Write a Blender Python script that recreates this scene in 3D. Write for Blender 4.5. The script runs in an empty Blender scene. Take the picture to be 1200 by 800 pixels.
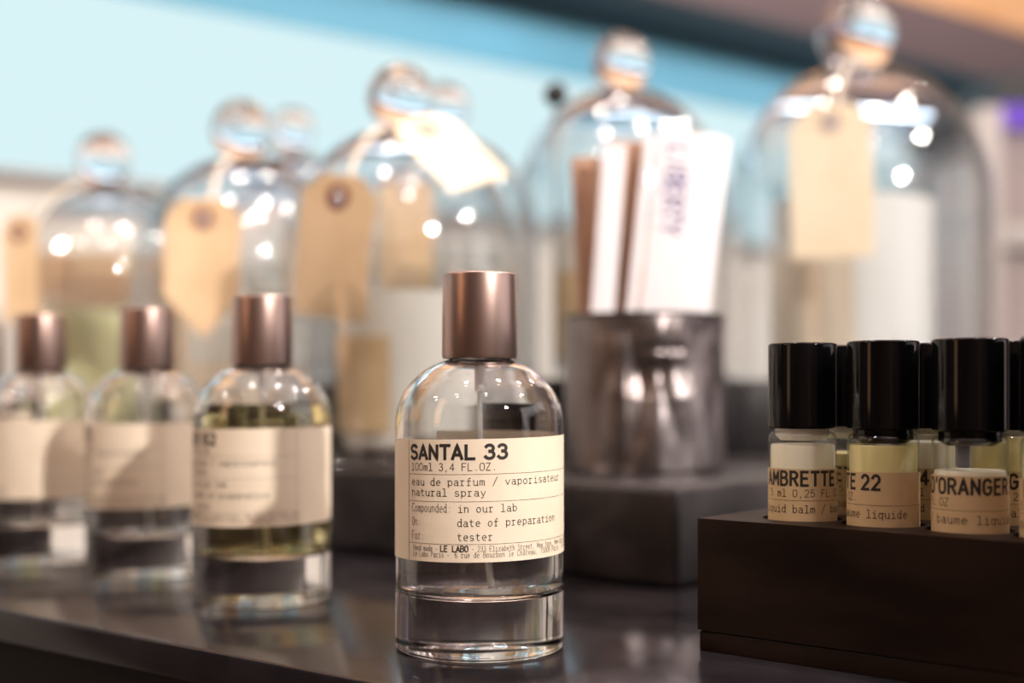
import bpy, bmesh, math, random
from mathutils import Vector, Matrix, noise
PI = math.pi
SC = bpy.context.scene
COL = SC.collection

# ---------------------------------------------------------------- camera
cd = bpy.data.cameras.new('camera'); cam = bpy.data.objects.new('camera', cd); COL.objects.link(cam)
cam.location = (0, 0, .0844); cam.rotation_euler = (PI/2, 0, 0)
cd.sensor_width = 36; cd.lens = 45.0; cd.shift_y = 0.05
cd.clip_start = .01; cd.clip_end = 50
cd.dof.use_dof = True; cd.dof.focus_distance = .402; cd.dof.aperture_fstop = 4.1
SC.camera = cam
# ---------------------------------------------------------------- world, lamps, exposure
w = bpy.data.worlds.new('world'); SC.world = w; w.use_nodes = True
w.node_tree.nodes['Background'].inputs[0].default_value = (.62, .5, .45, 1)
w.node_tree.nodes['Background'].inputs[1].default_value = .22
def point(name, loc, power, col, rad):
    l = bpy.data.lights.new(name, 'POINT'); l.energy = power; l.color = col; l.shadow_soft_size = rad
    o = bpy.data.objects.new(name, l); o.location = loc; COL.objects.link(o); return o
def area(name, loc, target, sx, sy, power, col):
    l = bpy.data.lights.new(name, 'AREA'); l.shape = 'RECTANGLE'; l.size = sx; l.size_y = sy
    l.energy = power; l.color = col
    o = bpy.data.objects.new(name, l); o.location = loc
    o.rotation_euler = (Vector(target)-Vector(loc)).to_track_quat('-Z', 'Y').to_euler(); COL.objects.link(o); return o
WARM = (1, .89, .79)
point('key_spotlight', (.93, -.66, .84), 125, (1, .925, .86), .035)
for loc, p in (((-.75, -.35, 1.45), 5), ((.25, -.5, 1.6), 8), ((1.25, .25, 1.30), 42), ((-.35, .25, 1.6), 11),
               ((.45, .45, 1.6), 20), ((-1.1, .15, .95), 12), ((.95, .85, 1.55), 20), ((-.25, 1.0, 1.6), 14), ((1.2, 1.6, 1.5), 24), ((.1, 1.35, 1.5), 12)):
    point('ceiling_fill_spot', loc, p, WARM, .05)  # ceiling spots, some added only to brighten the candles and the back wall
sp = bpy.data.lights.new('candle_fill_spot', 'SPOT'); sp.energy = 30; sp.color = WARM; sp.spot_size = math.radians(30); sp.spot_blend = .4; sp.shadow_soft_size = .03  # unseen spot added to brighten the leftmost candle
so = bpy.data.objects.new('candle_fill_spot', sp); so.location = (-.9, .3, .8); COL.objects.link(so)
so.rotation_euler = (Vector((-.31, .97, .10))-so.location).to_track_quat('-Z', 'Y').to_euler()
area('warm_cap_fill', (-1.9, -.7, .9), (-.1, .5, .1), .4, 1.6, 5, (1, .55, .30))  # warm source added off view for the orange stripe on the caps
area('pale_cap_fill', (2.1, .25, .5), (0, .45, .15), 1.7, 1.0, 6.5, (1, .96, .97))  # broad source added off view to lighten the right side of the caps
SC.view_settings.view_transform = 'Standard'; SC.view_settings.look = 'None'
SC.view_settings.gamma = 1; SC.view_settings.use_curve_mapping = False
SC.view_settings.exposure = 0.12
cy = SC.cycles
cy.max_bounces = 16; cy.transmission_bounces = 14; cy.transparent_max_bounces = 32; cy.glossy_bounces = 6
cy.sample_clamp_indirect = 14; cy.blur_glossy = .3; cy.use_denoising = True

# ---------------------------------------------------------------- materials
def mat(name, col, rough=.5, metal=0, **k):
    m = bpy.data.materials.new(name); m.use_nodes = True
    b = m.node_tree.nodes['Principled BSDF']
    b.inputs['Base Color'].default_value = (*col, 1); b.inputs['Roughness'].default_value = rough
    b.inputs['Metallic'].default_value = metal
    for a, v in k.items(): b.inputs[a.replace('_', ' ')].default_value = v
    return m
def noisy(m, c1, c2, scale, detail=4, rough=None, bump=0, stretch=(1, 1, 1), lo=.35, hi=.65):
    nt = m.node_tree; N = nt.nodes; L = nt.links; b = N['Principled BSDF']
    tc = N.new('ShaderNodeTexCoord'); mp = N.new('ShaderNodeMapping'); mp.inputs['Scale'].default_value = stretch
    n = N.new('ShaderNodeTexNoise'); n.inputs['Scale'].default_value = scale; n.inputs['Detail'].default_value = detail
    L.new(tc.outputs['Object'], mp.inputs[0]); L.new(mp.outputs[0], n.inputs['Vector'])
    r = N.new('ShaderNodeValToRGB'); r.color_ramp.elements[0].color = (*c1, 1); r.color_ramp.elements[1].color = (*c2, 1)
    r.color_ramp.elements[0].position = lo; r.color_ramp.elements[1].position = hi
    L.new(n.outputs['Fac'], r.inputs[0]); L.new(r.outputs[0], b.inputs['Base Color'])
    if rough:
        q = N.new('ShaderNodeMapRange'); q.inputs['To Min'].default_value = rough[0]; q.inputs['To Max'].default_value = rough[1]
        q.inputs['From Min'].default_value = .3; q.inputs['From Max'].default_value = .7
        L.new(n.outputs['Fac'], q.inputs['Value']); L.new(q.outputs[0], b.inputs['Roughness'])
    if bump:
        bp = N.new('ShaderNodeBump'); bp.inputs['Strength'].default_value = bump; bp.inputs['Distance'].default_value = .0006
        L.new(n.outputs['Fac'], bp.inputs['Height']); L.new(bp.outputs[0], b.inputs['Normal'])
    return m
def glass_mat(name, col=(1, 1, 1), ior=1.5, rough=0):
    m = bpy.data.materials.new(name); m.use_nodes = True; nt = m.node_tree; nt.nodes.clear()
    g = nt.nodes.new('ShaderNodeBsdfGlass'); g.inputs['Color'].default_value = (*col, 1)
    g.inputs['IOR'].default_value = ior; g.inputs['Roughness'].default_value = rough
    o = nt.nodes.new('ShaderNodeOutputMaterial'); nt.links.new(g.outputs[0], o.inputs[0]); return m
def liquid_mat(name, sigma, density, ior=1.36):
    m = glass_mat(name, (1, 1, 1), ior); nt = m.node_tree
    a = nt.nodes.new('ShaderNodeVolumeAbsorption'); a.inputs['Color'].default_value = (*sigma, 1); a.inputs['Density'].default_value = density
    nt.links.new(a.outputs[0], nt.nodes['Material Output'].inputs['Volume']); return m
def thin_glass(name, tint=(.97, .985, .985), edge=(.62, .68, .68), ior=1.62, extra=0.03):
    """blown thin glass: a clear pane that mirrors by Fresnel and looks denser where it is seen edge on"""
    m = bpy.data.materials.new(name); m.use_nodes = True; nt = m.node_tree; nt.nodes.clear(); N = nt.nodes; L = nt.links
    t = N.new('ShaderNodeBsdfTransparent'); g = N.new('ShaderNodeBsdfGlossy'); g.inputs['Roughness'].default_value = .015
    g.inputs['Color'].default_value = (1, 1, 1, 1)
    lw = N.new('ShaderNodeLayerWeight'); lw.inputs['Blend'].default_value = .5
    pw = N.new('ShaderNodeMath'); pw.operation = 'POWER'; pw.inputs[1].default_value = 3.2; L.new(lw.outputs['Facing'], pw.inputs[0])
    mc = N.new('ShaderNodeMix'); mc.data_type = 'RGBA'
    mc.inputs[6].default_value = (*tint, 1); mc.inputs[7].default_value = (*edge, 1)
    L.new(pw.outputs[0], mc.inputs[0]); L.new(mc.outputs[2], t.inputs[0])
    fp = N.new('ShaderNodeMath'); fp.operation = 'POWER'; fp.inputs[1].default_value = 5; L.new(lw.outputs['Facing'], fp.inputs[0])
    f0 = ((ior-1)/(ior+1))**2
    ad = N.new('ShaderNodeMapRange'); ad.inputs['To Min'].default_value = f0+extra; ad.inputs['To Max'].default_value = .9
    L.new(fp.outputs[0], ad.inputs['Value'])
    ms = N.new('ShaderNodeMixShader'); L.new(ad.outputs[0], ms.inputs[0]); L.new(t.outputs[0], ms.inputs[1]); L.new(g.outputs[0], ms.inputs[2])
    o = N.new('ShaderNodeOutputMaterial'); L.new(ms.outputs[0], o.inputs[0]); return m
def emit_mat(name, col, s):
    m = bpy.data.materials.new(name); m.use_nodes = True; nt = m.node_tree; nt.nodes.clear()
    e = nt.nodes.new('ShaderNodeEmission'); e.inputs[0].default_value = (*col, 1); e.inputs[1].default_value = s
    o = nt.nodes.new('ShaderNodeOutputMaterial'); nt.links.new(e.outputs[0], o.inputs[0]); return m

M = dict(
    slate=noisy(mat('dark_slate', (.03, .028, .03), .2, 0, Specular_IOR_Level=.3), (.007, .006, .0075), (.020, .017, .020), 22, 6, (.09, .20), .05),
    counter_side=noisy(mat('counter_side', (.01, .007, .006), .6, 0, Specular_IOR_Level=.1), (.004, .0025, .002), (.009, .006, .0045), 9, 4, None, 0, (1, 1, .1)),
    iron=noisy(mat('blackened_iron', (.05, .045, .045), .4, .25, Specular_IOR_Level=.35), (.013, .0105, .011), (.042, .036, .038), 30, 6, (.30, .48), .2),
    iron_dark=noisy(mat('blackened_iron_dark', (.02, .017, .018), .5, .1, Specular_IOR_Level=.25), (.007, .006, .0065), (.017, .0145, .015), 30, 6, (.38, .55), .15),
    walnut=noisy(mat('dark_walnut', (.03, .015, .01), .5, 0, Specular_IOR_Level=.12), (.006, .0032, .0025), (.018, .0085, .005), 14, 8, (.38, .6), .25, (1, 1, 4)),
    cap=noisy(mat('bronze_metal', (.33, .17, .12), .34, 1), (.36, .255, .225), (.42, .30, .265), 60, 2, (.30, .36), 0, (1, 1, .05)),
    glass=glass_mat('flint_glass', (1, 1, 1), 1.5),
    vial=thin_glass('vial_glass', (.96, .97, .95), (.5, .52, .46), 1.5, 0),
    bell=thin_glass('bell_glass', (.955, .965, .97), (.62, .63, .65), 1.5, .02),
    tumbler=thin_glass('tumbler_glass', (.95, .96, .96), (.6, .62, .62), 1.5, .02),
    knob=glass_mat('solid_glass', (.97, .98, 1), 1.47),
    clear=liquid_mat('clear_perfume', (.97, .96, .90), 6),
    amber=liquid_mat('golden_perfume', (.93, .84, .02), 17),
    label=noisy(mat('cream_label_paper', (.8, .66, .5), .6), (.71, .595, .46), (.77, .66, .52), 40, 5, None, 0),
    kraft_label=noisy(mat('tan_label_paper', (.6, .42, .22), .6), (.56, .40, .215), (.62, .45, .26), 50, 4, None, 0),
    ink=mat('black_ink', (.016, .012, .010), .6),
    faint=mat('thin_ink', (.12, .09, .07), .6),
    purple=mat('violet_ink', (.11, .08, .26), .6),
    kraft=noisy(mat('kraft_card', (.6, .4, .2), .8), (.62, .43, .25), (.74, .54, .34), 30, 5, None, .1),
    pale_kraft=noisy(mat('pale_card', (.8, .7, .52), .8), (.78, .67, .49), (.84, .74, .57), 30, 5, None, .1),
    ring=mat('eyelet_ring', (.24, .09, .06), .7),
    ring_pale=mat('pale_eyelet_ring', (.50, .36, .28), .7),
    string=mat('cotton_string', (.72, .64, .54), .9),
    tin=noisy(mat('crumpled_tin', (.34, .31, .31), .38, 1), (.17, .14, .135), (.30, .27, .275), 25, 5, (.29, .46), .2),
    white=mat('white_card', (.76, .73, .76), .7),
    brown=mat('shaded_card', (.42, .25, .17), .8),  # brown stands for the shaded sides of the white card packs
    wax=mat('white_wax', (.82, .77, .70), .5, Subsurface_Weight=.0),
    wax_white=mat('bright_white_wax', (.88, .85, .82), .5),
    wax_yellow=mat('pale_yellow_wax', (.93, .89, .52), .5),
    wick=mat('wick', (.3, .26, .2), .9),
    black=mat('black_plastic', (.003, .003, .0035), .10, 0, Specular_IOR_Level=.22),
    black_matte=mat('black_matte', (.01, .01, .012), .6),
    balm=mat('pale_balm', (.80, .76, .62), .35),
    balm_yellow=mat('yellow_balm', (.72, .64, .30), .35),
    steel=mat('tube_plastic', (.8, .8, .78), .3),
    collar=mat('pump_collar', (.30, .27, .23), .25, 1),
    box_tan=mat('tan_box_paper', (.52, .33, .20), .8),
    w_blue=noisy(mat('blue_wall_paint', (.1, .4, .6), .6), (.12, .33, .44), (.16, .40, .52), 3, 3),
    w_cream=noisy(mat('cream_wall_paint', (.7, .66, .6), .7), (.74, .70, .64), (.82, .79, .74), 2, 3),
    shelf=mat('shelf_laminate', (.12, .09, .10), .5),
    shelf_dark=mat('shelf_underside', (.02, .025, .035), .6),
    wood_warm=noisy(mat('warm_wood', (.6, .35, .18), .5), (.55, .30, .15), (.68, .42, .24), 6, 4, None, 0, (1, 1, 8)),
    cab=noisy(mat('cabinet_paint', (.2, .16, .15), .5), (.20, .155, .15), (.26, .21, .20), 4, 3),
    post=mat('cabinet_post', (.34, .31, .30), .5),
    ceil=noisy(mat('ceiling_paint', (.3, .24, .25), .8), (.22, .165, .175), (.30, .24, .245), 1.2, 2),
    floor=noisy(mat('shop_floor', (.12, .08, .06), .4), (.10, .065, .045), (.16, .11, .08), 4, 5),
    room=noisy(mat('room_wall', (.4, .33, .28), .8), (.07, .04, .03), (.26, .19, .16), .9, 2, None, 0, (2, 2, .4)),
    glow_sheet=emit_mat('wall_glow', (.64, .83, .86), 1.0),
    led=emit_mat('violet_led', (.28, .13, .75), .9),
)

# ---------------------------------------------------------------- mesh helpers
def link(name, me, m, parent=None):
    o = bpy.data.objects.new(name, me); COL.objects.link(o)
    if m and not me.materials: me.materials.append(m)
    if parent: o.parent = parent
    return o
def from_bm(name, bm, m, parent=None, smooth=False, auto=None):
    me = bpy.data.meshes.new(name); bm.normal_update()
    if smooth:
        for f in bm.faces: f.smooth = True
    if auto:
        for e in bm.edges:
            if len(e.link_faces) == 2 and e.calc_face_angle(0) > auto: e.smooth = False
    bm.to_mesh(me); bm.free(); return link(name, me, m, parent)
def tag(o, label, cat, group=None):
    o['label'] = label; o['category'] = cat
    if group: o['group'] = group
    return o
def thing(name, label, cat, loc, rz=0, group=None):
    o = bpy.data.objects.new(name, None); COL.objects.link(o); o.empty_display_size = .02
    o.location = loc; o.rotation_euler = (0, 0, rz); return tag(o, label, cat, group)
def lathe(name, prof, m, parent=None, seg=96, closed=False, cap_top=True, auto=.6, fn=None):
    """prof: (r, z) points; r == 0 makes a pole; closed joins the last point to the first"""
    bm = bmesh.new(); rings = []
    for r, z in prof:
        if r < 1e-7: rings.append([bm.verts.new((0, 0, z))])
        else: rings.append([bm.verts.new((r*math.cos(2*PI*i/seg), r*math.sin(2*PI*i/seg), z)) for i in range(seg)])
    pairs = list(zip(rings, rings[1:])) + ([(rings[-1], rings[0])] if closed else [])
    for a, b in pairs:
        for i in range(seg):
            j = (i+1) % seg
            if len(a) == 1 and len(b) == 1: break
            if len(a) == 1: bm.faces.new((a[0], b[j], b[i]))
            elif len(b) == 1: bm.faces.new((a[i], a[j], b[0]))
            else: bm.faces.new((a[i], a[j], b[j], b[i]))
    if fn:
        for v in bm.verts: v.co = fn(v.co)
    bmesh.ops.recalc_face_normals(bm, faces=bm.faces)
    return from_bm(name, bm, m, parent, True, auto)
def arc(cx, cz, r, a0, a1, n=6, rz=None):
    rz = r if rz is None else rz
    return [(cx+r*math.cos(math.radians(a0+(a1-a0)*i/n)), cz+rz*math.sin(math.radians(a0+(a1-a0)*i/n))) for i in range(n+1)]
def smooth_prof(pts, n=5):
    """Catmull-Rom through (r, z) points"""
    out = []
    P = [pts[0]] + list(pts) + [pts[-1]]
    for k in range(1, len(P)-2):
        p0, p1, p2, p3 = P[k-1:k+3]
        for i in range(n):
            t = i/n
            out.append(tuple(.5*((2*p1[d]) + (-p0[d]+p2[d])*t + (2*p0[d]-5*p1[d]+4*p2[d]-p3[d])*t*t + (-p0[d]+3*p1[d]-3*p2[d]+p3[d])*t**3) for d in (0, 1)))
    out.append(pts[-1]); return out
def prism(name, poly, z0, z1, m, parent=None, bevel=0, segs=3):
    bm = bmesh.new()
    a = [bm.verts.new((x, y, z0)) for x, y in poly]; b = [bm.verts.new((x, y, z1)) for x, y in poly]
    bm.faces.new(a[::-1]); bm.faces.new(b); n = len(poly)
    for i in range(n): bm.faces.new((a[i], a[(i+1) % n], b[(i+1) % n], b[i]))
    bmesh.ops.recalc_face_normals(bm, faces=bm.faces)
    if bevel: bmesh.ops.bevel(bm, geom=bm.edges[:]+bm.verts[:], offset=bevel, segments=segs, profile=.5, affect='EDGES')
    return from_bm(name, bm, m, parent, bool(bevel), .9 if bevel else None)
def box(name, x0, x1, y0, y1, z0, z1, m, parent=None, bevel=0):
    return prism(name, [(x0, y0), (x1, y0), (x1, y1), (x0, y1)], z0, z1, m, parent, bevel)
def tube(name, pts, r, m, parent=None, seg=8):
    bm = bmesh.new(); rings = []; pts = [Vector(p) for p in pts]
    for i, p in enumerate(pts):
        d = (pts[min(i+1, len(pts)-1)]-pts[max(i-1, 0)]).normalized()
        u = d.orthogonal().normalized() if i == 0 else (u - d*u.dot(d)).normalized()
        v = d.cross(u)
        rings.append([bm.verts.new(p+r*(u*math.cos(2*PI*k/seg)+v*math.sin(2*PI*k/seg))) for k in range(seg)])
    for a, b in zip(rings, rings[1:]):
        for k in range(seg): bm.faces.new((a[k], a[(k+1) % seg], b[(k+1) % seg], b[k]))
    bm.faces.new(rings[0][::-1]); bm.faces.new(rings[-1])
    bmesh.ops.recalc_face_normals(bm, faces=bm.faces)
    return from_bm(name, bm, m, parent, True, 1)

# ---------------------------------------------------------------- stroke lettering
def A_(cx, cy, rx, ry, a0, a1, n=9):
    return [(cx+rx*math.cos(math.radians(a0+(a1-a0)*i/n)), cy+ry*math.sin(math.radians(a0+(a1-a0)*i/n))) for i in range(n+1)]
X = .68  # x height
O_ = lambda cx, cy, rx, ry: [A_(cx, cy, rx, ry, 90, 450, 16)]
G = {
 'A': [[(0, 0), (.3, 1), (.6, 0)], [(.1, .3), (.5, .3)]],
 'B': [[(.03, 0), (.03, 1), (.33, 1)]+A_(.33, .77, .22, .23, 90, -90)+[(.03, .54)], [(.33, .54)]+A_(.33, .27, .26, .27, 90, -90)+[(.03, 0)]],
 'C': [A_(.3, .7, .28, .3, 20, 180)+A_(.3, .3, .28, .3, 180, 340)],
 'D': [[(.03, 0), (.03, 1), (.25, 1)]+A_(.25, .7, .32, .3, 90, 0)+A_(.25, .3, .32, .3, 0, -90)+[(.03, 0)]],
 'E': [[(.55, 1), (.05, 1), (.05, 0), (.55, 0)], [(.05, .52), (.48, .52)]],
 'F': [[(.55, 1), (.05, 1), (.05, 0)], [(.05, .52), (.48, .52)]],
 'G': [A_(.3, .7, .28, .3, 25, 180)+A_(.3, .3, .28, .3, 180, 360)+[(.58, .48), (.34, .48)]],
 'H': [[(.04, 0), (.04, 1)], [(.56, 0), (.56, 1)], [(.04, .52), (.56, .52)]],
 'I': [[(.3, 0), (.3, 1)]],
 'L': [[(.06, 1), (.06, 0), (.56, 0)]],
 'M': [[(.02, 0), (.02, 1), (.3, .35), (.58, 1), (.58, 0)]],
 'N': [[(.04, 0), (.04, 1), (.56, 0), (.56, 1)]],
 'O': [A_(.3, .7, .28, .3, 0, 180)+A_(.3, .3, .28, .3, 180, 360)+[(.58, .7)]],
 'P': [[(.04, 0), (.04, 1), (.32, 1)]+A_(.32, .73, .25, .27, 90, -90)+[(.04, .46)]],
 'R': [[(.04, 0), (.04, 1), (.32, 1)]+A_(.32, .75, .24, .25, 90, -90)+[(.04, .5)], [(.3, .5), (.58, 0)]],
 'S': [A_(.3, .76, .25, .24, 25, 180)+A_(.3, .76, .25, .24, 190, 260, 4)+A_(.3, .26, .27, .26, 80, 0)+A_(.3, .26, .27, .26, -10, -155)],
 'T': [[(0, 1), (.6, 1)], [(.3, 1), (.3, 0)]],
 'V': [[(0, 1), (.3, 0), (.6, 1)]],
 'Y': [[(0, 1), (.3, .5), (.6, 1)], [(.3, .5), (.3, 0)]],
 'Z': [[(.03, 1), (.57, 1), (.03, 0), (.57, 0)]],
 '0': [A_(.3, .7, .26, .3, 0, 180)+A_(.3, .3, .26, .3, 180, 360)+[(.56, .7)]],
 '1': [[(.1, .82), (.32, 1), (.32, 0)], [(.1, 0), (.54, 0)]],
 '2': [A_(.3, .72, .26, .28, 165, 0)+[(.54, .58), (.04, 0), (.57, 0)]],
 '3': [A_(.29, .76, .24, .24, 155, -90), A_(.29, .27, .28, .27, 90, -155)],
 '4': [[(.42, 0), (.42, 1), (.02, .28), (.6, .28)]],
 '5': [[(.52, 1), (.1, 1), (.07, .56)]+A_(.28, .32, .28, .32, 115, -150)],
 '6': [A_(.32, .7, .25, .3, 35, 180)+[(.07, .3)], O_(.31, .3, .24, .3)[0]],
 '7': [[(.03, 1), (.57, 1), (.22, 0)]],
 '8': [O_(.3, .76, .22, .24)[0], O_(.3, .26, .26, .26)[0]],
 '9': [O_(.3, .7, .24, .3)[0], [(.54, .7)]+A_(.29, .3, .25, .3, 0, -145)],
 'a': [[(.08, .6)]+A_(.28, .5, .22, .18, 100, 0)+[(.5, 0), (.6, 0)], O_(.27, .2, .22, .2)[0]],
 'b': [[(.0, 1), (.08, 1), (.08, 0)], O_(.32, .34, .24, .34)[0]],
 'c': [A_(.32, .34, .26, .34, 40, 320, 14)],
 'd': [[(.42, 1), (.52, 1), (.52, 0), (.6, 0)], O_(.28, .34, .24, .34)[0]],
 'e': [[(.06, .36), (.56, .36)]+A_(.31, .34, .25, .34, 10, 310, 14)],
 'f': [[(.24, 0), (.24, .8)]+A_(.4, .82, .16, .18, 180, 60, 5), [(.06, .62), (.5, .62)], [(.1, 0), (.42, 0)]],
 'g': [O_(.28, .36, .23, .32)[0], [(.6, .68), (.51, .68), (.51, 0)]+A_(.29, 0, .22, .24, 0, -160)],
 'h': [[(0, 1), (.08, 1), (.08, 0)], [(.08, .4)]+A_(.3, .42, .22, .26, 180, 0)+[(.52, 0)]],
 'i': [[(.1, .66), (.32, .66), (.32, 0)], [(.06, 0), (.58, 0)], [(.28, .92), (.34, .92)]],
 'k': [[(.08, 1), (.08, 0)], [(.5, .66), (.08, .28)], [(.24, .42), (.56, 0)]],
 'l': [[(.08, 1), (.32, 1), (.32, 0)], [(.06, 0), (.58, 0)]],
 'm': [[(.03, 0), (.03, .66)], [(.03, .5)]+A_(.165, .5, .135, .17, 180, 0, 6)+[(.3, 0)], [(.3, .5)]+A_(.435, .5, .135, .17, 180, 0, 6)+[(.57, 0)]],
 'n': [[(0, .66), (.08, .66), (.08, 0)], [(.08, .4)]+A_(.3, .42, .22, .26, 180, 0)+[(.52, 0)]],
 'o': O_(.3, .34, .25, .34),
 'p': [[(0, .66), (.08, .66), (.08, -.26)], O_(.32, .34, .24, .34)[0]],
 'q': [[(.6, .66), (.52, .66), (.52, -.26)], O_(.28, .34, .24, .34)[0]],
 'r': [[(.04, .66), (.2, .66), (.2, 0)], [(.2, .42)]+A_(.38, .44, .18, .24, 180, 50, 6), [(.04, 0), (.4, 0)]],
 's': [A_(.3, .51, .21, .17, 30, 260, 8)+A_(.3, .17, .23, .17, 80, -155, 8)],
 't': [[(.22, .92), (.22, .18)]+A_(.38, .18, .16, .18, 180, 310, 6), [(.04, .66), (.5, .66)]],
 'u': [[(0, .66), (.08, .66), (.08, .26)]+A_(.3, .26, .22, .26, 180, 360)+[(.52, .66)], [(.52, .3), (.52, 0), (.6, 0)]],
 'v': [[(.03, .66), (.3, 0), (.57, .66)]],
 'w': [[(0, .66), (.14, 0), (.3, .5), (.46, 0), (.6, .66)]],
 'y': [[(.04, .66), (.3, .04)], [(.56, .66), (.22, -.24), (.06, -.24)]],
 'z': [[(.05, .66), (.55, .66), (.05, 0), (.55, 0)]],
 ',': [[(.3, .08), (.2, -.18)]], '.': [[(.26, .05), (.34, .05)]], ':': [[(.26, .06), (.34, .06)], [(.26, .56), (.34, .56)]],
 '-': [[(.1, .4), (.5, .4)]], '/': [[(.04, -.1), (.56, 1.1)]], "'": [[(.3, 1.02), (.26, .76)]], ' ': [],
}
G['â'] = G['a'] + [[(.12, .8), (.28, .98), (.46, .8)]]
class Print:
    """flat lettering and rules gathered in (u, v) metres, then laid on a surface by a mapping"""
    def __init__(s): s.q = []
    def stroke(s, pts, wd, step=.0007):
        P = [Vector(pts[0])]
        for p in pts[1:]:
            p = Vector(p); d = (p-P[-1]).length
            if d < 1e-7: continue
            k = max(1, math.ceil(d/step)); a = P[-1].copy()
            for i in range(1, k+1): P.append(a.lerp(p, i/k))
        if len(P) < 2: return
        P[0] = P[0]+(P[0]-P[1]).normalized()*wd*.35; P[-1] = P[-1]+(P[-1]-P[-2]).normalized()*wd*.35
        L = []
        for i, p in enumerate(P):
            a = (p-P[i-1]).normalized() if i else None; b = (P[i+1]-p).normalized() if i < len(P)-1 else None
            if a is None: a = b
            if b is None: b = a
            t = a+b
            if t.length < .3: t = b
            t.normalize(); n = Vector((-t.y, t.x)); c = max(.55, n.dot(Vector((-b.y, b.x))))
            L.append((p+n*wd/2/c, p-n*wd/2/c))
        for (a, b), (c, d) in zip(L, L[1:]): s.q.append((a, b, d, c))
    def text(s, t, u, v, h, adv, wd, wide=None, sp=1):
        """glyphs h high, adv apart; glyph width adv*.76 unless given"""
        gw = (wide or adv*.76)/.6
        for ch in t:
            nar = sp if ch in " '" else 1; u0 = u-adv*(1-nar)*.42
            for st in G[ch]: s.stroke([(u0+x*gw, v+y*h) for x, y in st], wd)
            u += adv*nar
    def rule(s, u0, v0, u1, v1, wd): s.stroke([(u0, v0), (u1, v1)], wd)
    def build(s, name, fn, m, parent):
        vs = []; fs = []
        for q in s.q:
            k = len(vs); vs += [fn(p.x, p.y) for p in q]; fs.append((k+1, k, k+3, k+2))
        me = bpy.data.meshes.new(name); me.from_pydata(vs, [], fs); me.update(); return link(name, me, m, parent)
def cyl(r, ph0=0):   # u arc length from the front (-y side), growing to the viewer's right
    return lambda u, v: (r*math.sin(u/r+ph0), -r*math.cos(u/r+ph0), v)

# ---------------------------------------------------------------- layout frames
S40, C40 = math.sin(math.radians(40.5)), math.cos(math.radians(40.5))
E1 = Vector((C40, -S40)); E2 = Vector((S40, C40))          # right-and-forward; right-and-back
def fr(o, a, b): p = Vector(o)+E1*a+E2*b; return (p.x, p.y)
WD = Vector((.805, .593)); WN = Vector((.593, -.805))       # back wall: along it, and out of it
def wl(s, n): p = Vector((-.6, 1.5))+WD*s+WN*n; return (p.x, p.y)
def rect(f, a0, a1, b0, b1): return [f(a0, b0), f(a1, b0), f(a1, b1), f(a0, b1)]

# ---------------------------------------------------------------- the setting
def struct(o): o['kind'] = 'structure'; return o
struct(prism('floor', [(-3.2, -2.6), (3.4, -2.6), (3.4, 3.9), (-3.2, 3.9)], -.95, -.9, M['floor']))
struct(prism('ceiling', [(-3.2, -2.6), (3.4, -2.6), (3.4, 3.9), (-3.2, 3.9)], 1.9, 1.95, M['ceil']))
struct(prism('wall_front', [(-3.2, -2.65), (3.4, -2.65), (3.4, -2.6), (-3.2, -2.6)], -.9, 1.9, M['room']))
struct(prism('wall_left', [(-3.25, -2.6), (-3.2, -2.6), (-3.2, 3.9), (-3.25, 3.9)], -.9, 1.9, M['room']))
struct(prism('wall_right', [(3.4, -2.6), (3.45, -2.6), (3.45, 3.9), (3.4, 3.9)], -.9, 1.9, M['room']))
wall = struct(prism('wall_back', rect(wl, -1.6, 3.4, -.08, 0), -.9, 1.9, M['w_cream']))
struct(prism('trim_1', rect(wl, -1.6, 3.4, 0, .012), .572, .70, M['w_blue']))
lp = thing('wall_glow', 'long lit cyan-white band of the back wall under the shelf, built as a glowing sheet', 'light', (*wl(.9, .012), 0))
lp['label'] = 'long lit pale cyan band of the back wall behind the glass cloches, built as a glowing sheet'
def sub(o, parent):  # keep world place under a new parent
    o.parent = parent; o.matrix_parent_inverse = Matrix.Translation(parent.location).inverted(); return o
sub(prism('emissive_sheet', rect(wl, -1.0, 3.0, .002, .014), .345, .572, M['glow_sheet']), lp)  # lit band of the back wall, made as an evenly emissive sheet
sub(prism('frame', rect(wl, -1.0, 3.0, .0, .02), .335, .345, M['post']), lp)
sh = thing('wall_shelf', 'dark mauve wall shelf crossing the top right above the blue wall', 'shelf', (*wl(1.2, 0), .669))
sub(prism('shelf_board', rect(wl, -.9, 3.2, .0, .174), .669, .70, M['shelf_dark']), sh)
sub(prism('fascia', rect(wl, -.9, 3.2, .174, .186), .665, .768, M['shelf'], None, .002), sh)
ub = thing('upper_cabinet', 'warm orange-brown wooden cabinet standing on the dark shelf, top right corner', 'cabinet', (*wl(1.6, .0), .768))
sub(prism('body', rect(wl, -.9, 3.2, .0005, .17), .7005, 1.3, M['wood_warm']), ub)
# area lights added under the shelf to brighten the blue wall
for s in (.3, 1.1, 1.9):
    o = area('blue_wall_fill', (*wl(s, .07), .66), (*wl(s, .0), .56), .9, .02, .75, (.75, .9, 1))
    d = Vector(wl(s, 0)); o.rotation_euler = (math.radians(-8), 0, math.atan2(WD.y, WD.x))
cabx = thing('display_cabinet', 'grey-brown display cabinet with pale corner post at the right edge of the view', 'cabinet', (.95, 1.95, -.9))
sub(box('body', .715, 1.5, 1.93, 2.35, -.9, .49, M['cab'], None, .004), cabx)
sub(box('corner_post', .682, .722, 1.88, 1.93, -.9, .505, M['post'], None, .004), cabx)
sub(box('top_board', .722, 1.5, 1.90, 2.35, .512, .56, M['black_matte']), cabx)
sub(box('light_strip', .722, 1.5, 1.905, 1.925, .485, .512, M['led']), cabx)
sub(box('rail', .722, 1.5, 1.91, 1.93, .30, .335, M['post'], None, .002), cabx)
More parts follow.
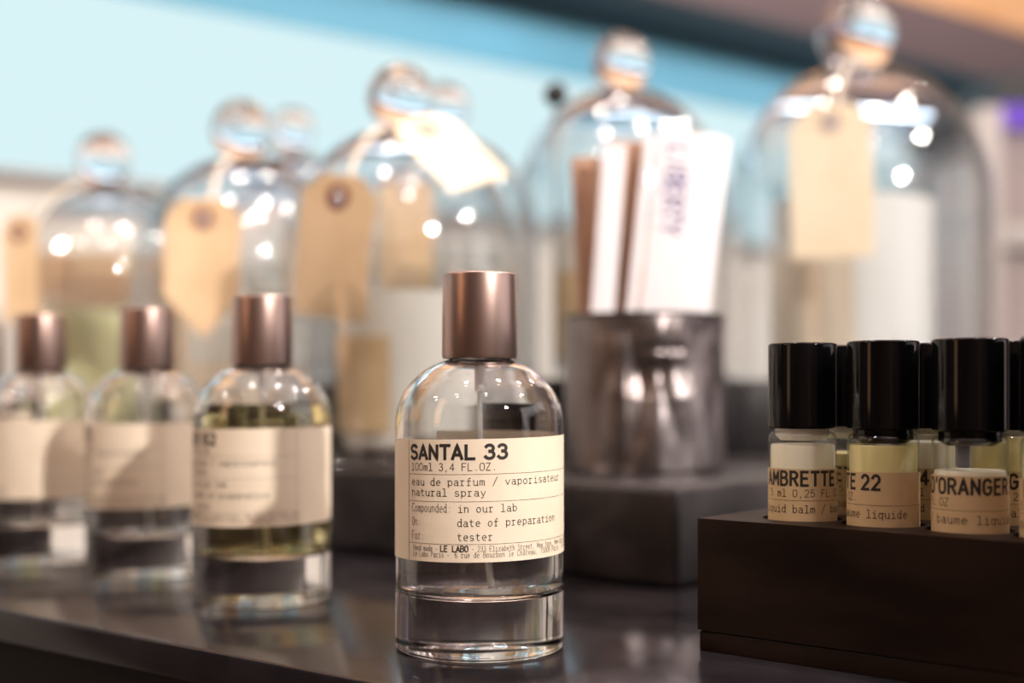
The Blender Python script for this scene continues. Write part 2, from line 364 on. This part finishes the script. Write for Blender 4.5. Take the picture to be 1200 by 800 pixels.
sub(box('rail', .722, 1.5, 1.91, 1.93, .12, .15, M['post'], None, .002), cabx)

# ---------------------------------------------------------------- counter
EDGE = (-.0397, .3724); ED1 = Vector((.788, -.616)); ED2 = Vector((.616, .788))
def ef(a, b): p = Vector(EDGE)+ED1*a+ED2*b; return (p.x, p.y)
ct = thing('counter', 'dark slate-topped counter on which all the bottles and blocks stand', 'counter', (.1, .7, -.9))
sub(prism('countertop', [ef(-1.2, 0), ef(.65, 0), ef(.65, .9), ef(-1.02, .9), ef(-1.2, .27)], -.012, 0, M['slate'], None, .0012), ct)
sub(prism('side_panel', [ef(-1.19, .004), ef(.63, .004), ef(.63, .88), ef(-1.0, .88), ef(-1.19, .26)], -.9, -.0125, M['counter_side']), ct)
KD = Vector((.67, -.742)); KN = Vector((.742, .67)); k0 = Vector((.1358, .380))+KD*.26
struct(prism('shade_screen', [tuple(k0+KN*-.038), tuple(k0+KN*-.038+KD*.008), tuple(k0+KN*.055+KD*.008), tuple(k0+KN*.055)], .0005, .27, M['counter_side'], None, .001))  # unseen upright screen added to keep the key lamp off the vials
RC = (.0709, .548)
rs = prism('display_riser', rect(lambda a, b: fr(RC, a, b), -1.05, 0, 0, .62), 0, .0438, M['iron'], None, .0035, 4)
tag(rs, 'long low blackened metal block with rounded edges under the tin cup and cloches', 'riser')
A0 = (.0714, .7447)
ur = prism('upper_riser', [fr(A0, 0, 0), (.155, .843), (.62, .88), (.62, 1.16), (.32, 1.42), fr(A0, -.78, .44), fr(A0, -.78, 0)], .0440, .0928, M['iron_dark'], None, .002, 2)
tag(ur, 'dark upper block behind the tin cup that raises the back row of cloches', 'riser')

# ---------------------------------------------------------------- perfume bottles
SH = [(.0279, .0735), (.0277, .0765), (.0271, .0797), (.0256, .0838), (.0229, .0876), (.0196, .0908), (.0162, .0932), (.0130, .0946), (.0104, .0953)]
def bottle(loc, rz, label, liq, lev, text=None, main=False, group='perfume bottles in a row along the counter edge'):
    t = thing('perfume_bottle', label, 'bottle', (*loc, 0), rz, group)
    outer = [(0, .0006), (.018, .0006), (.0215, .0)] + arc(.0262, .0017, .0017, -90, 0, 5) + [(.0279, .03), ] + smooth_prof(SH, 4) + [(.0100, .0960), (.0100, .1045)]
    inner = [(.0072, .1045), (.0072, .0950)] + smooth_prof([(.0085, .0938), (.0125, .0930), (.0158, .0915), (.0190, .0890), (.0220, .0862), (.0243, .0828), (.0256, .0793), (.0261, .0760), (.0262, .0735)], 4) + \
            [(.0262, .05), (.0262, .0245)] + arc(.0212, .0235, .005, 0, -72, 7) + [(.016, .0181), (.008, .0176), (0, .0174)]
    lathe('glass_body', outer + inner, M['glass'], t, 112)
    e = .00004
    lq = [(0, .0174-e), (.008, .0176-e), (.016, .0181-e)] + arc(.0212, .0235, .005+e, -72, 0, 7)[0:] + [(.0262+e, .0245)]
    if lev < .0735: lq += [(.0262+e, lev), (.0258, lev-.0002), (.025, lev-.0006), (0, lev-.0006)]
    else: lq += [(.0262+e, .0735), (.0261+e, .0760), (.0254+e, lev), (.0248, lev-.0004), (.024, lev-.0006), (0, lev-.0006)]
    lathe('perfume', lq, liq, t, 96)
    cp = lathe('cap', [(0, .1239), (.0112, .1239)] + arc(.0114, .1231, .0008, 90, 0, 4)[:] + [(.01255, .0968), (.0122, .0957), (.0112, .0957), (.0112, .105), (0, .105)], M['cap'], t, 96)
    lathe('pump_collar', [(.0100, .0962), (.0108, .0962), (.0108, .1), (.0100, .1)], M['collar'], t, 48, closed=True)
    lathe('pump_stem', [(0, .1045), (.0068, .1045), (.0068, .0965), (.0042, .0955), (.0018, .0945), (.0016, .0850), (0, .0850)], M['collar'] if 0 else M['steel'], t, 32)
    tube('dip_tube', [(.0, 0, .0855), (.0004, 0, .06), (.0016, 0, .035), (.003, 0, .0205)], .00085, M['steel'], t, 10)
    R = .0279+.00012
    # the paper wraps most of the way round; 1 degree of tilt as it was stuck on
    T = math.tan(math.radians(1.0))
    bm = bmesh.new(); n = 140; a0, a1 = math.radians(-118), math.radians(216)
    cols = []
    for i in range(n+1):
        a = a0+(a1-a0)*i/n; dz = T*R*a if a < 1.6 else T*R*1.6
        cols.append([bm.verts.new((R*math.sin(a), -R*math.cos(a), z+dz)) for z in (.0316, .0700)])
    for p, q in zip(cols, cols[1:]): bm.faces.new((p[0], q[0], q[1], p[1]))
    lb = from_bm('paper_label', bm, M['label'], t, True)
    f0 = cyl(R+.00007); fn = lambda u, v: f0(u, v+T*u)
    dg = lambda d: R*math.radians(d)
    P = Print()
    zz = lambda y: .0844-(y-460)*.3985/1500    # front-of-bottle height of a text baseline measured in the photograph
    if main:
        P.text('SANTAL 33', dg(-49.5), zz(537.2), .0042, dg(8.35), .00100, dg(6.3), .5)
    else:
        if text: P.text(text, dg(-49.5), zz(537), .0042, dg(8.35), .00100, dg(6.3), .5)
    P.build('heading_print', fn, M['ink'], lb)
    Q = Print()
    Q.text('100ml 3,4 FL.OZ.', dg(-49), zz(551), .0023, dg(3.9), .00022)
    Q.text('eau de parfum / vaporisateur', dg(-48.5), zz(568.5), .0023, dg(4.17), .00023)
    Q.text('natural spray', dg(-48.5), zz(581), .0023, dg(4.23), .00023)
    Q.text('in our lab', dg(-12.4), zz(600), .0023, dg(3.95), .00023)
    Q.text('date of preparation', dg(-12.8), zz(616.5), .0023, dg(3.92), .00023)
    Q.text('tester', dg(-12.8), zz(633), .0023, dg(3.95), .00023)
    Q.build('typed_print', fn, M['ink'], lb)
    H = Print()
    H.text('Compounded:', dg(-48.3), zz(600), .0026, dg(2.9), .00016)
    H.text('On:', dg(-48.3), zz(616.5), .0026, dg(2.9), .00016)
    H.text('For:', dg(-48.3), zz(633), .0026, dg(2.9), .00016)
    H.text('Hand made -', dg(-47), zz(646), .0017, dg(1.9), .00012)
    H.text('LE LABO', dg(-24.5), zz(646), .0018, dg(2.75), .00034)
    H.text('- 233 Elizabeth Street, New York, New York 10012', dg(-3.5), zz(646), .0017, dg(1.9), .00012)
    H.text('Le Labo Paris -', dg(-47), zz(653), .0017, dg(1.95), .00012)
    H.text('6 rue de Bourbon le Château, 75008 Paris - France', dg(-14.5), zz(653), .0017, dg(2.05), .00012)
    for y in (555.5, 587.5, 637.5): H.rule(dg(-52), zz(y), dg(84), zz(y), .00012)
    for a in (-52, 84): H.rule(dg(a), .0317, dg(a), .0699, .00014)
    H.build('rule_print', fn, M['ink'] if main else M['faint'], lb)
    return t
bottle((-.0108, .426), 0, 'sharp foremost perfume bottle with bronze cap and label reading SANTAL 33', M['clear'], .060, None, True)
bottle((-.1029, .527), math.radians(-44), 'perfume bottle filled with golden liquid, bronze cap, next left of the sharp foremost bottle', M['amber'], .0795, '       ER 62')
bottle((-.1723, .604), math.radians(-53), 'blurred clear perfume bottle just left of the golden liquid one', M['clear'], .036, '          22')
bottle((-.2396, .651), math.radians(-100), 'blurred perfume bottle cut by the left edge, right one of the two there', M['clear'], .036)
bottle((-.306, .735), math.radians(-100), 'perfume bottle mostly hidden behind the others at the extreme left edge', M['clear'], .036)

# ---------------------------------------------------------------- roll-on tray
TC = (.0609, .4198)
tr = thing('tester_tray', 'dark walnut block with round wells holding the black-capped roll-on vials', 'tray', (*fr(TC, .12, .04), 0))
HOLES = [(e1, e2) for e2 in (.023, .0535) for e1 in (.0258, .0537, .0812, .1075, .135)]
def tray_body():
    """a block whose top is cut by round wells: n-gon free ring filling around each well"""
    bm = bmesh.new(); zt, zb, zw = .0433, .0068, .036; W, Dp = .165, .0785; r = .0129; seg = 24; bev = .0008
    P = lambda a, b, z: bm.verts.new((*fr(TC, a, b), z))
    cells = sorted(set(h[0] for h in HOLES)); rows = [.023, .0535]
    xs = [0.0]+[(a+b)/2 for a, b in zip(cells, cells[1:])]+[W]; ys = [0.0, (rows[0]+rows[1])/2, Dp]
    for j in range(2):
        for i in range(5):
            x0, x1, y0, y1 = xs[i], xs[i+1], ys[j], ys[j+1]; cx, cyy = cells[i], rows[j]
            ring = [P(cx+r*math.cos(2*PI*k/seg), cyy+r*math.sin(2*PI*k/seg), zt) for k in range(seg)]
            ring2 = [P(cx+r*math.cos(2*PI*k/seg), cyy+r*math.sin(2*PI*k/seg), zw) for k in range(seg)]
            out = []
            for k in range(seg):
                c, s = math.cos(2*PI*k/seg), math.sin(2*PI*k/seg)
                tx = ((x1-cx)/c if c > 1e-9 else (x0-cx)/c if c < -1e-9 else 1e9); ty = ((y1-cyy)/s if s > 1e-9 else (y0-cyy)/s if s < -1e-9 else 1e9)
                t = min(tx, ty); out.append(P(cx+c*t, cyy+s*t, zt))
            for k in range(seg):
                l = (k+1) % seg
                bm.faces.new((ring[k], out[k], out[l], ring[l])); bm.faces.new((ring2[k], ring[k], ring[l], ring2[l]))
            for (qx, qy) in ((x0, y0), (x1, y0), (x1, y1), (x0, y1)):
                ang = math.atan2(qy-cyy, qx-cx) % (2*PI); k = int(ang/(2*PI/seg)); l = (k+1) % seg
                if abs(ang-2*PI*k/seg) > 1e-4: bm.faces.new((out[k], P(qx, qy, zt), out[l]))
            bm.faces.new(ring2)
    a = [P(0, 0, zt), P(W, 0, zt), P(W, Dp, zt), P(0, Dp, zt)]; b = [P(0, 0, zb), P(W, 0, zb), P(W, Dp, zb), P(0, Dp, zb)]
    for i in range(4): bm.faces.new((b[i], b[(i+1) % 4], a[(i+1) % 4], a[i]))
    bm.faces.new(b[::-1]); bmesh.ops.remove_doubles(bm, verts=bm.verts, dist=1e-6); bmesh.ops.recalc_face_normals(bm, faces=bm.faces)
    return from_bm('body', bm, M['walnut'])
sub(tray_body(), tr)
sub(prism('edge_strip', [fr(TC, -.0001, -.0001), fr(TC, .165, -.0001), fr(TC, .165, .0786), fr(TC, -.0001, .0786)], .0071, .0425, M['walnut'], None, .0005), tr) if 0 else None
sub(prism('base_board', rect(lambda a, b: fr(TC, a, b), .0004, .165, .0004, .0781), 0, .0064, M['walnut'], None, .0004), tr)

def rollon(e, rz, label, head, line2, line3, balm, fill, plug=False, hoff=0, l2=0, l3=0, adv3=9.7, labmat='kraft_label'):
    x, y = fr(TC, *e); t = thing('roll_on_vial', label, 'vial', (x, y, .0361), math.radians(rz), 'roll-on vials in the walnut tray')
    r = .0110; z0 = 0.0
    lathe('glass_vial', [(0, z0), (r-.0015, z0)]+arc(r-.0015, z0+.0015, .0015, -90, 0, 4)+[(r, .0335)]+arc(r-.002, .0335, .002, 0, 80, 4)+[(.0078, .0365), (.0078, .0385)], M['vial'], t, 64)
    lathe('balm', [(0, z0+.0006), (r-.002, z0+.0006), (r-.0007, z0+.002), (r-.0007, fill), (r-.001, fill+.0006), (0, fill)], balm, t, 64)
    lathe('cap', [(0, .0645), (r-.0008, .0645)]+arc(r-.0007, .0637, .0008, 90, 0, 4)+[(r+.0001, .0372), (r-.0004, .0367), (.0085, .0367), (.0085, .045), (0, .045)], M['black'], t, 72)
    if plug: lathe('roller_plug', [(0, .0366), (.0092, .0366), (.0092, .0338), (.0072, .0325), (0, .0325)], M['black'], t, 48)
    else: lathe('roller_plug', [(0, .0366), (.0088, .0366), (.0088, .0345), (.0072, .0328), (0, .0325)], M['steel'], t, 48)
    R = r+.00012; bm = bmesh.new(); n = 90; cols = []
    for i in range(n+1):
        a = math.radians(-150)+math.radians(300)*i/n; cols.append([bm.verts.new((R*math.sin(a), -R*math.cos(a), z)) for z in (.0045, .0238)])
    for p, q in zip(cols, cols[1:]): bm.faces.new((p[0], q[0], q[1], p[1]))
    lb = from_bm('paper_label', bm, M[labmat], t, True)
    f = cyl(R+.00006); dg = lambda d: R*math.radians(d)
    P = Print(); P.text(head, dg(hoff), .0186, .0043, dg(17.6), .00088, dg(12.4), .45); P.build('heading_print', f, M['ink'], lb)
    Q = Print(); Q.text(line2, dg(l2), .0149, .0023, dg(9.6), .00023); Q.text(line3, dg(l3), .0098, .0024, dg(adv3), .00024)
    Q.rule(dg(-148), .0137, dg(148), .0137, .00012); Q.build('typed_print', f, M['ink'], lb)
    return t
L2 = '7,5 ml 0,25 FL.OZ.'; L3 = 'liquid balm / baume'
rollon(HOLES[0], -13, 'frosty white roll-on vial labelled AMBRETTE, leftmost of the front row in the tray', 'AMBRETTE 9', L2, L3, M['balm'], .0308, False, -73, -83, -84)
rollon(HOLES[1], -16, 'roll-on vial whose label ends in TE 22, second from left in the front row', 'AMOTE 22', 'FL.OZ.', 'baume liquide', M['balm_yellow'], .0315, True, -131, -101, -85)
rollon(HOLES[2], -20, "roll-on vial labelled D'ORANGER, third from left in the front row", "D'ORANGER 27", 'FL.OZ.', '/ baume liquide', M['balm'], .0245, True, -76, -78, -78, 11)
rollon(HOLES[3], -23, 'roll-on vial cut by the right edge of the picture in the front row', 'ROSE 31', L2, L3, M['balm_yellow'], .030, True, -60, -90, -93)
rollon(HOLES[5], -14, 'roll-on vial in the back row, glimpsed between the AMBRETTE and the TE 22 vials', 'ETE', '5 FL.OZ.', 'baume', M['balm_yellow'], .027, False, -18, -10, -15)
rollon(HOLES[6], -18, "roll-on vial in the back row, glimpsed between the TE 22 and the D'ORANGER vials", '42', 'ml', 'd balm', M['balm'], .0315, False, -3, -14, -4)
rollon(HOLES[7], -21, "roll-on vial with G on its label, behind the D'ORANGER vial at right", 'G 10', ',25', 'balm', M['balm_yellow'], .034, False, 5, 1, -2)

# ---------------------------------------------------------------- tin cup with cards
cx, cyy, cr, ch = .0692, .67, .0415, .0797
def crumple(co):
    r = math.hypot(co.x, co.y)
    if r < .01: return co
    a = math.atan2(co.x, -co.y)          # 0 faces the camera, grows to the right
    z = co.z; k = min(1, max(0, (.0797-z)/.008)) * min(1, z/.004+.25)
    d = 0
    for a0, zf, wd, dp in ((-.62, 0, .16, .0026), (-.24, 0, .12, .0030), (.22, 0, .10, .0024), (.95, 0, .2, .0018)):
        aa = a0+.10*math.sin(z*70+a0*5); d -= dp*math.exp(-abs(a-aa)/wd)
    q = math.hypot((a-.06)*.7, (z-.052)/.03); d -= .0042*max(0, 1-q/.5)
    d += .0032*max(0, 1-abs((a-.45)+(z-.03)*9)/.45)*(1 if z < .06 else .4)
    if a > -.3: d += .0030*(noise.noise(Vector((a*2.2, z*26, 3)))) + .0010*abs(noise.noise(Vector((a*6, z*60, 7))))
    else: d += .0012*noise.noise(Vector((a*5, z*12, 1)))
    f = (r+d*k)/r
    return Vector((co.x*f, co.y*f, co.z))
cup = thing('tin_cup', 'crumpled grey-brown metal cup holding white cards, on the low metal block', 'cup', (cx, cyy, .0438))
pr = [(0, 0), (.038, 0)]+[(cr-.0005, .0008)]+[(cr, ch*i/60) for i in range(1, 60)]+[(cr, ch), (cr-.0008, ch+.0003), (cr-.0014, ch-.0005)]+[(cr-.0062, ch*i/20) for i in range(19, 0, -1)]+[(cr-.0062, .002), (0, .002)]
lathe('body', pr, M['tin'], cup, 220, auto=1.2, fn=crumple)
lathe('rim', [(cr-.0006+.0011*math.cos(a), ch+.0011*math.sin(a)) for a in [2*PI*i/8 for i in range(8)]], M['iron'], cup, 96, closed=True)
def card(label, x, y, w_, th, ln, lean, back, yaw, m, z0=.0470, pages=None):
    o = thing('paper_card', label, 'card', (x, y, z0), 0, 'cards standing in the tin cup')
    o.rotation_euler = (math.radians(back), math.radians(lean), math.radians(yaw))
    s = box('card_sheet', -w_/2, w_/2, -th/2, th/2, 0, ln, m, o, .0003)
    return o
CB = (cx, cyy)
b1 = card('thick white card lettered LIBERTY, widest and rightmost in the tin cup', .0726, .6625, .0318, .0045, .174, 6.6, -1, 2, M['white'])
P = Print(); P.text('LIBERTY', 0, 0, .0105, .0068, .0016, .0054)
P.build('lettering', lambda u, v: (-.0055+v-.0045, -.00225-.00012, .166-u), M['purple'], b1)
card('white card with a bright front face, right behind the LIBERTY card', .0800, .6705, .028, .002, .174, 7.2, -1, 4, M['white'])
card('narrow white card standing left of the LIBERTY card', .0530, .6615, .0050, .003, .172, 6.2, -1, 0, M['white'])
card('card coloured brown as a shaded side between the white cards in the tin cup', .0535, .672, .018, .0022, .170, 2.5, -1, 0, M['brown'])
card('white-lilac card standing left of the brown card', .0412, .6640, .0122, .0025, .167, 4.2, -1, 0, M['white'])
card('card coloured brown as a shaded side, leftmost in the tin cup', .0480, .684, .016, .002, .164, -3, -1, 0, M['brown'])

# ---------------------------------------------------------------- glass cloches
def cloche(c, z, r, h, kr, kz, label):
    """bell of radius r, glass height h, a solid ball of radius kr centred kz above the base"""
    t = thing('glass_cloche', label, 'cloche', (*c, z), 0, 'glass cloches over candles')
    b = min(1.13*r, h*.6); hs = h-b
    foot = [(r+.0014, .0), (r+.0020, .0015), (r+.0014, .003), (r, .0045), (r, hs*.5), (r, hs)]
    ang = [PI/2*i/30 for i in range(0, 31)]; kc = 15
    outer = [(r*math.cos(a), hs+b*math.sin(a)) for a in ang]; inner = [((r-.0026)*math.cos(a), hs+(b-.0026-.004*max(0, (i-kc)/15))*math.sin(a)) for i, a in enumerate(ang)]
    nr = kr*.42
    lathe('bell', [(r-.0026, .0)]+foot+outer[1:kc+1]+inner[kc::-1]+[(r-.0026, hs*.5)], M['bell'], t, 128, closed=True)
    out2 = [p for p in outer[kc:] if p[0] > nr*1.5]
    lathe('crown', out2+[(0, out2[-1][1]+.0005)]+[(0, inner[-1][1])]+inner[-2:kc-1:-1], M['knob'], t, 128, closed=True)
    outl = out2
    zt = outl[-1][1]; rt = outl[-1][0]; zb = kz-kr
    kn = [(0, zt-.001), (rt*.7, zt-.0008), (rt, zt)] + smooth_prof([(rt, zt), (nr*1.12, zt+(zb-zt)*.45), (nr, zb+kr*.02), (nr*1.08, zb+kr*.1)], 4)[1:]
    a0 = math.asin(nr*1.08/kr)
    kn += [(kr*math.sin(a), kz-kr*math.cos(a)) for a in [a0+(PI-a0)*i/22 for i in range(1, 22)]]+[(0, kz+kr)]
    lathe('knob', kn, M['knob'], t, 64, auto=1.2)
    return t
def dome_r(r, h, z):
    b = min(1.13*r, h*.6); hs = h-b
    return r if z <= hs else r*math.sqrt(max(0, 1-((z-hs)/b)**2))
def candle(c, z, r, h, wax, wtop, label, lab=None, labz=None, rz=0):
    t = thing('candle', label, 'candle', (*c, z), math.radians(rz), 'candles under the cloches')
    lathe('tumbler', [(0, 0), (r*.94, 0), (r*.98, .002), (r, .01), (r, h-.001), (r-.001, h), (r-.0022, h-.001), (r-.0022, wtop+.001)], M['tumbler'], t, 96)
    lathe('wax', [(0, .008), (r-.006, .008), (r-.003, .011), (r-.003, wtop+.0005), (r-.006, wtop), (0, wtop)], wax, t, 72)
    tube('wick', [(0, 0, wtop-.001), (.0006, 0, wtop+.006), (.0015, 0, wtop+.011)], .0009, M['wick'], t, 6)
    if lab:
        R = r+.0003; bm = bmesh.new(); cols = []
        for i in range(61):
            a = math.radians(lab[0]+(lab[1]-lab[0])*i/60); cols.append([bm.verts.new((R*math.sin(a), -R*math.cos(a), q)) for q in labz])
        for p, q in zip(cols, cols[1:]): bm.faces.new((p[0], q[0], q[1], p[1]))
        from_bm('paper_label', bm, M['label'] if lab[2] == 0 else M['kraft_label'], t, True)
    return t
def luggage_tag(c, z, r, h, az, ztop, w_, ln, roll, m, ring, label, lift=.0015, tilt=None, neck=None, point_end=False, fold=0):
    """card tag on a string hanging against the cloche (centre c, base z) at azimuth az (0 front, + right); ztop: eyelet height"""
    a = math.radians(az); n = Vector((math.sin(a), -math.cos(a), 0)); s = Vector((math.cos(a), math.sin(a), 0))
    C0 = Vector((*c, z)); zr = ztop-z
    if tilt is None:      # hang straight down from the eyelet, clear of the widest glass under it
        rr = max(dome_r(r, h, zr), dome_r(r, h, zr-ln*.9)); up = Vector((0, 0, 1)); nn = n
        eye = C0+n*(rr+lift+.002)+Vector((0, 0, zr))
    else:
        tl = math.radians(tilt); up = Vector((0, 0, 1))*math.cos(tl)-n*math.sin(tl); nn = n*math.cos(tl)+Vector((0, 0, 1))*math.sin(tl)
        eye = C0+n*(dome_r(r, h, zr)+lift)+Vector((0, 0, zr))
    q = Matrix.Rotation(math.radians(roll), 3, nn); up = q @ up; sd = q @ s
    M4 = Matrix((sd, -nn, up)).transposed().to_4x4(); M4.translation = eye     # local x right, -y out, z up
    t = thing('luggage_tag', label, 'tag', (0, 0, 0), 0, 'card tags tied to the cloche knobs'); t.matrix_world = M4
    bm = bmesh.new(); hw = w_/2; er = .0042; top = .012; cut = w_*.24
    ol = [(-hw, top-cut), (-hw+cut, top), (hw-cut, top), (hw, top-cut), (hw, top-ln), (-hw, top-ln)]
    if point_end: ol = ol[:4]+[(hw, top-ln*.72), (hw*.1, top-ln*1.0), (-hw, top-ln*.70)]
    seg = 24; th = .0007
    def onpoly(ang):
        c_, s_ = math.cos(ang), math.sin(ang); best = None
        for i in range(len(ol)):
            (x0, z0), (x1, z1) = ol[i], ol[(i+1) % len(ol)]; dx, dz = x1-x0, z1-z0; den = c_*dz-s_*dx
            if abs(den) < 1e-12: continue
            tt = (x0*dz-z0*dx)/den; uu = (x0*s_-z0*c_)/den
            if tt > 0 and -1e-9 <= uu <= 1+1e-9: best = tt if best is None else min(best, tt)
        return (c_*best, s_*best)
    angs = sorted(set([2*PI*k/seg for k in range(seg)]+[math.atan2(pz, px) % (2*PI) for px, pz in ol]))
    for sgn, y in ((1, -th/2), (-1, th/2)):
        inn = [bm.verts.new((er*math.cos(g), y, er*math.sin(g))) for g in angs]; out = [bm.verts.new((onpoly(g)[0], y, onpoly(g)[1])) for g in angs]
        for k in range(len(angs)):
            l = (k+1) % len(angs); f = (inn[k], out[k], out[l], inn[l]); bm.faces.new(f if sgn > 0 else f[::-1])
        if sgn > 0: I1, O1 = inn, out
        else:
            for k in range(len(angs)):
                l = (k+1) % len(angs); bm.faces.new((O1[k], out[k], out[l], O1[l])); bm.faces.new((inn[k], I1[k], I1[l], inn[l]))
    bmesh.ops.subdivide_edges(bm, edges=[e for e in bm.edges if e.calc_length() > .02], cuts=5, use_grid_fill=True)
    if fold:
        for v in bm.verts:
            d = -v.co.z/ln; v.co.y -= fold*(d*d)*(1 if d > 0 else 0)
    bmesh.ops.recalc_face_normals(bm, faces=bm.faces); from_bm('card', bm, m, t)
    lr = [(er*.8, -.0009), (er*1.75, -.0009), (er*1.75, .0009), (er*.8, .0009)]
    e = lathe('eyelet', lr, ring, t, 24, closed=True); e.rotation_euler = (PI/2, 0, 0)
    # string: from the neck of the cloche down over the glass to the eyelet
    kz, nr = neck; pts = [C0+n*nr*.4-s*nr*1.0+Vector((0, 0, kz)), C0+n*nr*1.02+Vector((0, 0, kz))]
    z1 = min(kz-.001, h-.004)
    zs = [z1+(zr-z1)*i/8 for i in range(0, 8)]
    for zq in zs:
        rq = max(dome_r(r, h, zq)+.0018, nr); pts.append(C0+n*rq+Vector((0, 0, zq)))
    pts.append(eye+up*.002+nn*.0016); pts.append(eye-nn*.001)
    inv = M4.inverted(); tube('string', [inv @ p for p in pts], .0018, M['string'], t, 6)
    return t

CL = dict(  # centre, base z, radius, glass height, knob radius, knob centre height
    R=((.2564, .952), .0928, .0965, .234, .0275, .2572),
    D4=((.0768, .90), .0928, .074, .205, .0205, .2230),
    D3=((-.0662, .762), .0438, .0705, .198, .0200, .2160),
    D2=((-.1817, .862), .0438, .0725, .199, .0205, .2172),
    D1=((-.3105, .974), .0438, .0705, .199, .0205, .2182),
    B3=((-.0523, .985), .0928, .073, .190, .0195, .2100),
    B2=((-.186, 1.085), .0928, .073, .194, .0185, .2140))
for k, lab in dict(R='largest clear glass cloche, at right above the black vial caps, over a white candle',
                   D4='glass cloche behind the tin cup of white cards',
                   D3='glass cloche behind the foremost perfume bottle, with a cream tag lying on its shoulder',
                   D2='front-row glass cloche above the golden bottle, with a pointed kraft tag',
                   D1='leftmost glass cloche, over a pale yellow candle, above the blurred left bottles',
                   B3='back-row glass cloche whose knob peeks right of the knob above the foremost bottle',
                   B2='back-row glass cloche whose faint knob peeks right of the knob above the golden bottle').items():
    cloche(*CL[k], lab)
candle((.2534, .952), .0928, .0605, .152, M['wax_white'], .131, 'big white candle in a tall glass tumbler under the largest cloche', (-100, -14, 0), (.02, .094))
candle((.0790, .905), .0928, .0500, .120, M['wax'], .103, 'cream candle in a glass tumbler under the cloche behind the tin cup', (-90, 40, 1), (.015, .075))
candle((-.0594, .762), .0438, .0435, .112, M['wax'], .098, 'cream candle with brown label under the cloche behind the foremost bottle', (-95, -12, 1), (.018, .073))
candle((-.1790, .868), .0438, .0430, .104, M['wax'], .090, 'off-white candle under the cloche with the pointed kraft tag', (-60, 70, 0), (.015, .06))
candle((-.3110, .975), .0438, .0450, .113, M['wax_yellow'], .101, 'pale yellow candle in a glass tumbler under the leftmost cloche')
candle((-.0500, .985), .0928, .0430, .100, M['wax'], .085, 'cream candle under the back-row cloche behind the foremost bottle')
candle((-.1850, 1.085), .0928, .0430, .100, M['wax'], .085, 'cream candle under the back-row cloche behind the pointed kraft tag')
def nk(k): c, z, r, h, kr, kz = CL[k]; return (kz-kr-.001, kr*.55)
def T4(k): c, z, r, h, kr, kz = CL[k]; return (c, z, r, h)
luggage_tag(*T4('R'), -25, .2665, .0545, .103, 1, M['pale_kraft'], M['ring_pale'], 'cream card tag with rounded top hanging on the largest cloche at right', neck=nk('R'))
luggage_tag(*T4('D3'), -22, .1905, .0460, .078, -9, M['kraft'], M['ring'], 'kraft tag with dark red eyelet hanging on the cloche behind the foremost bottle', neck=nk('D3'), fold=-.012)
luggage_tag(*T4('D3'), 24, .2320, .0430, .060, 25, M['pale_kraft'], M['ring_pale'], 'cream card tag lying slanted on the shoulder of the cloche behind the foremost bottle', neck=nk('D3'), tilt=41, lift=.012)
luggage_tag(*T4('D2'), -6, .1915, .0480, .085, -2, M['kraft'], M['ring'], 'pointed kraft tag hanging on the front cloche above the golden bottle', neck=nk('D2'), point_end=True)
luggage_tag(*T4('D1'), -33, .1985, .0400, .075, 2, M['kraft'], M['ring'], 'kraft tag hanging on the leftmost cloche, cut by the left edge', neck=nk('D1'))
luggage_tag(*T4('B3'), -18, .2290, .0420, .085, 0, M['kraft'], M['ring_pale'], 'kraft tag on the back-row cloche, seen through the glass of the cloche in front', neck=nk('B3'))

# ---------------------------------------------------------------- background things
kb = thing('paper_box', 'tan paper box standing behind the leftmost cloche', 'box', (-.37, 1.33, .0928))
kb2 = sub(box('carton', -.50, -.33, 1.30, 1.38, .0928, .2255, M['box_tan'], None, .002), kb)
sub(box('lid', -.502, -.328, 1.298, 1.382, .190, .2275, M['box_tan'], None, .002), kb)
ps = thing('rod_finial', 'thin rod topped with a small black ball, left of the cloche behind the tin cup', 'ornament', (.0284, .83, .0928))
tube('rod', [(0, 0, 0), (0, 0, .18)], .0006, M['black_matte'], ps)
lathe('ball', [(.0078*math.sin(PI*i/14), .1848-.0078*math.cos(PI*i/14)) if 0 < i < 14 else (0, .1848-.0078*math.cos(PI*i/14)) for i in range(15)], M['black_matte'], ps, 24)
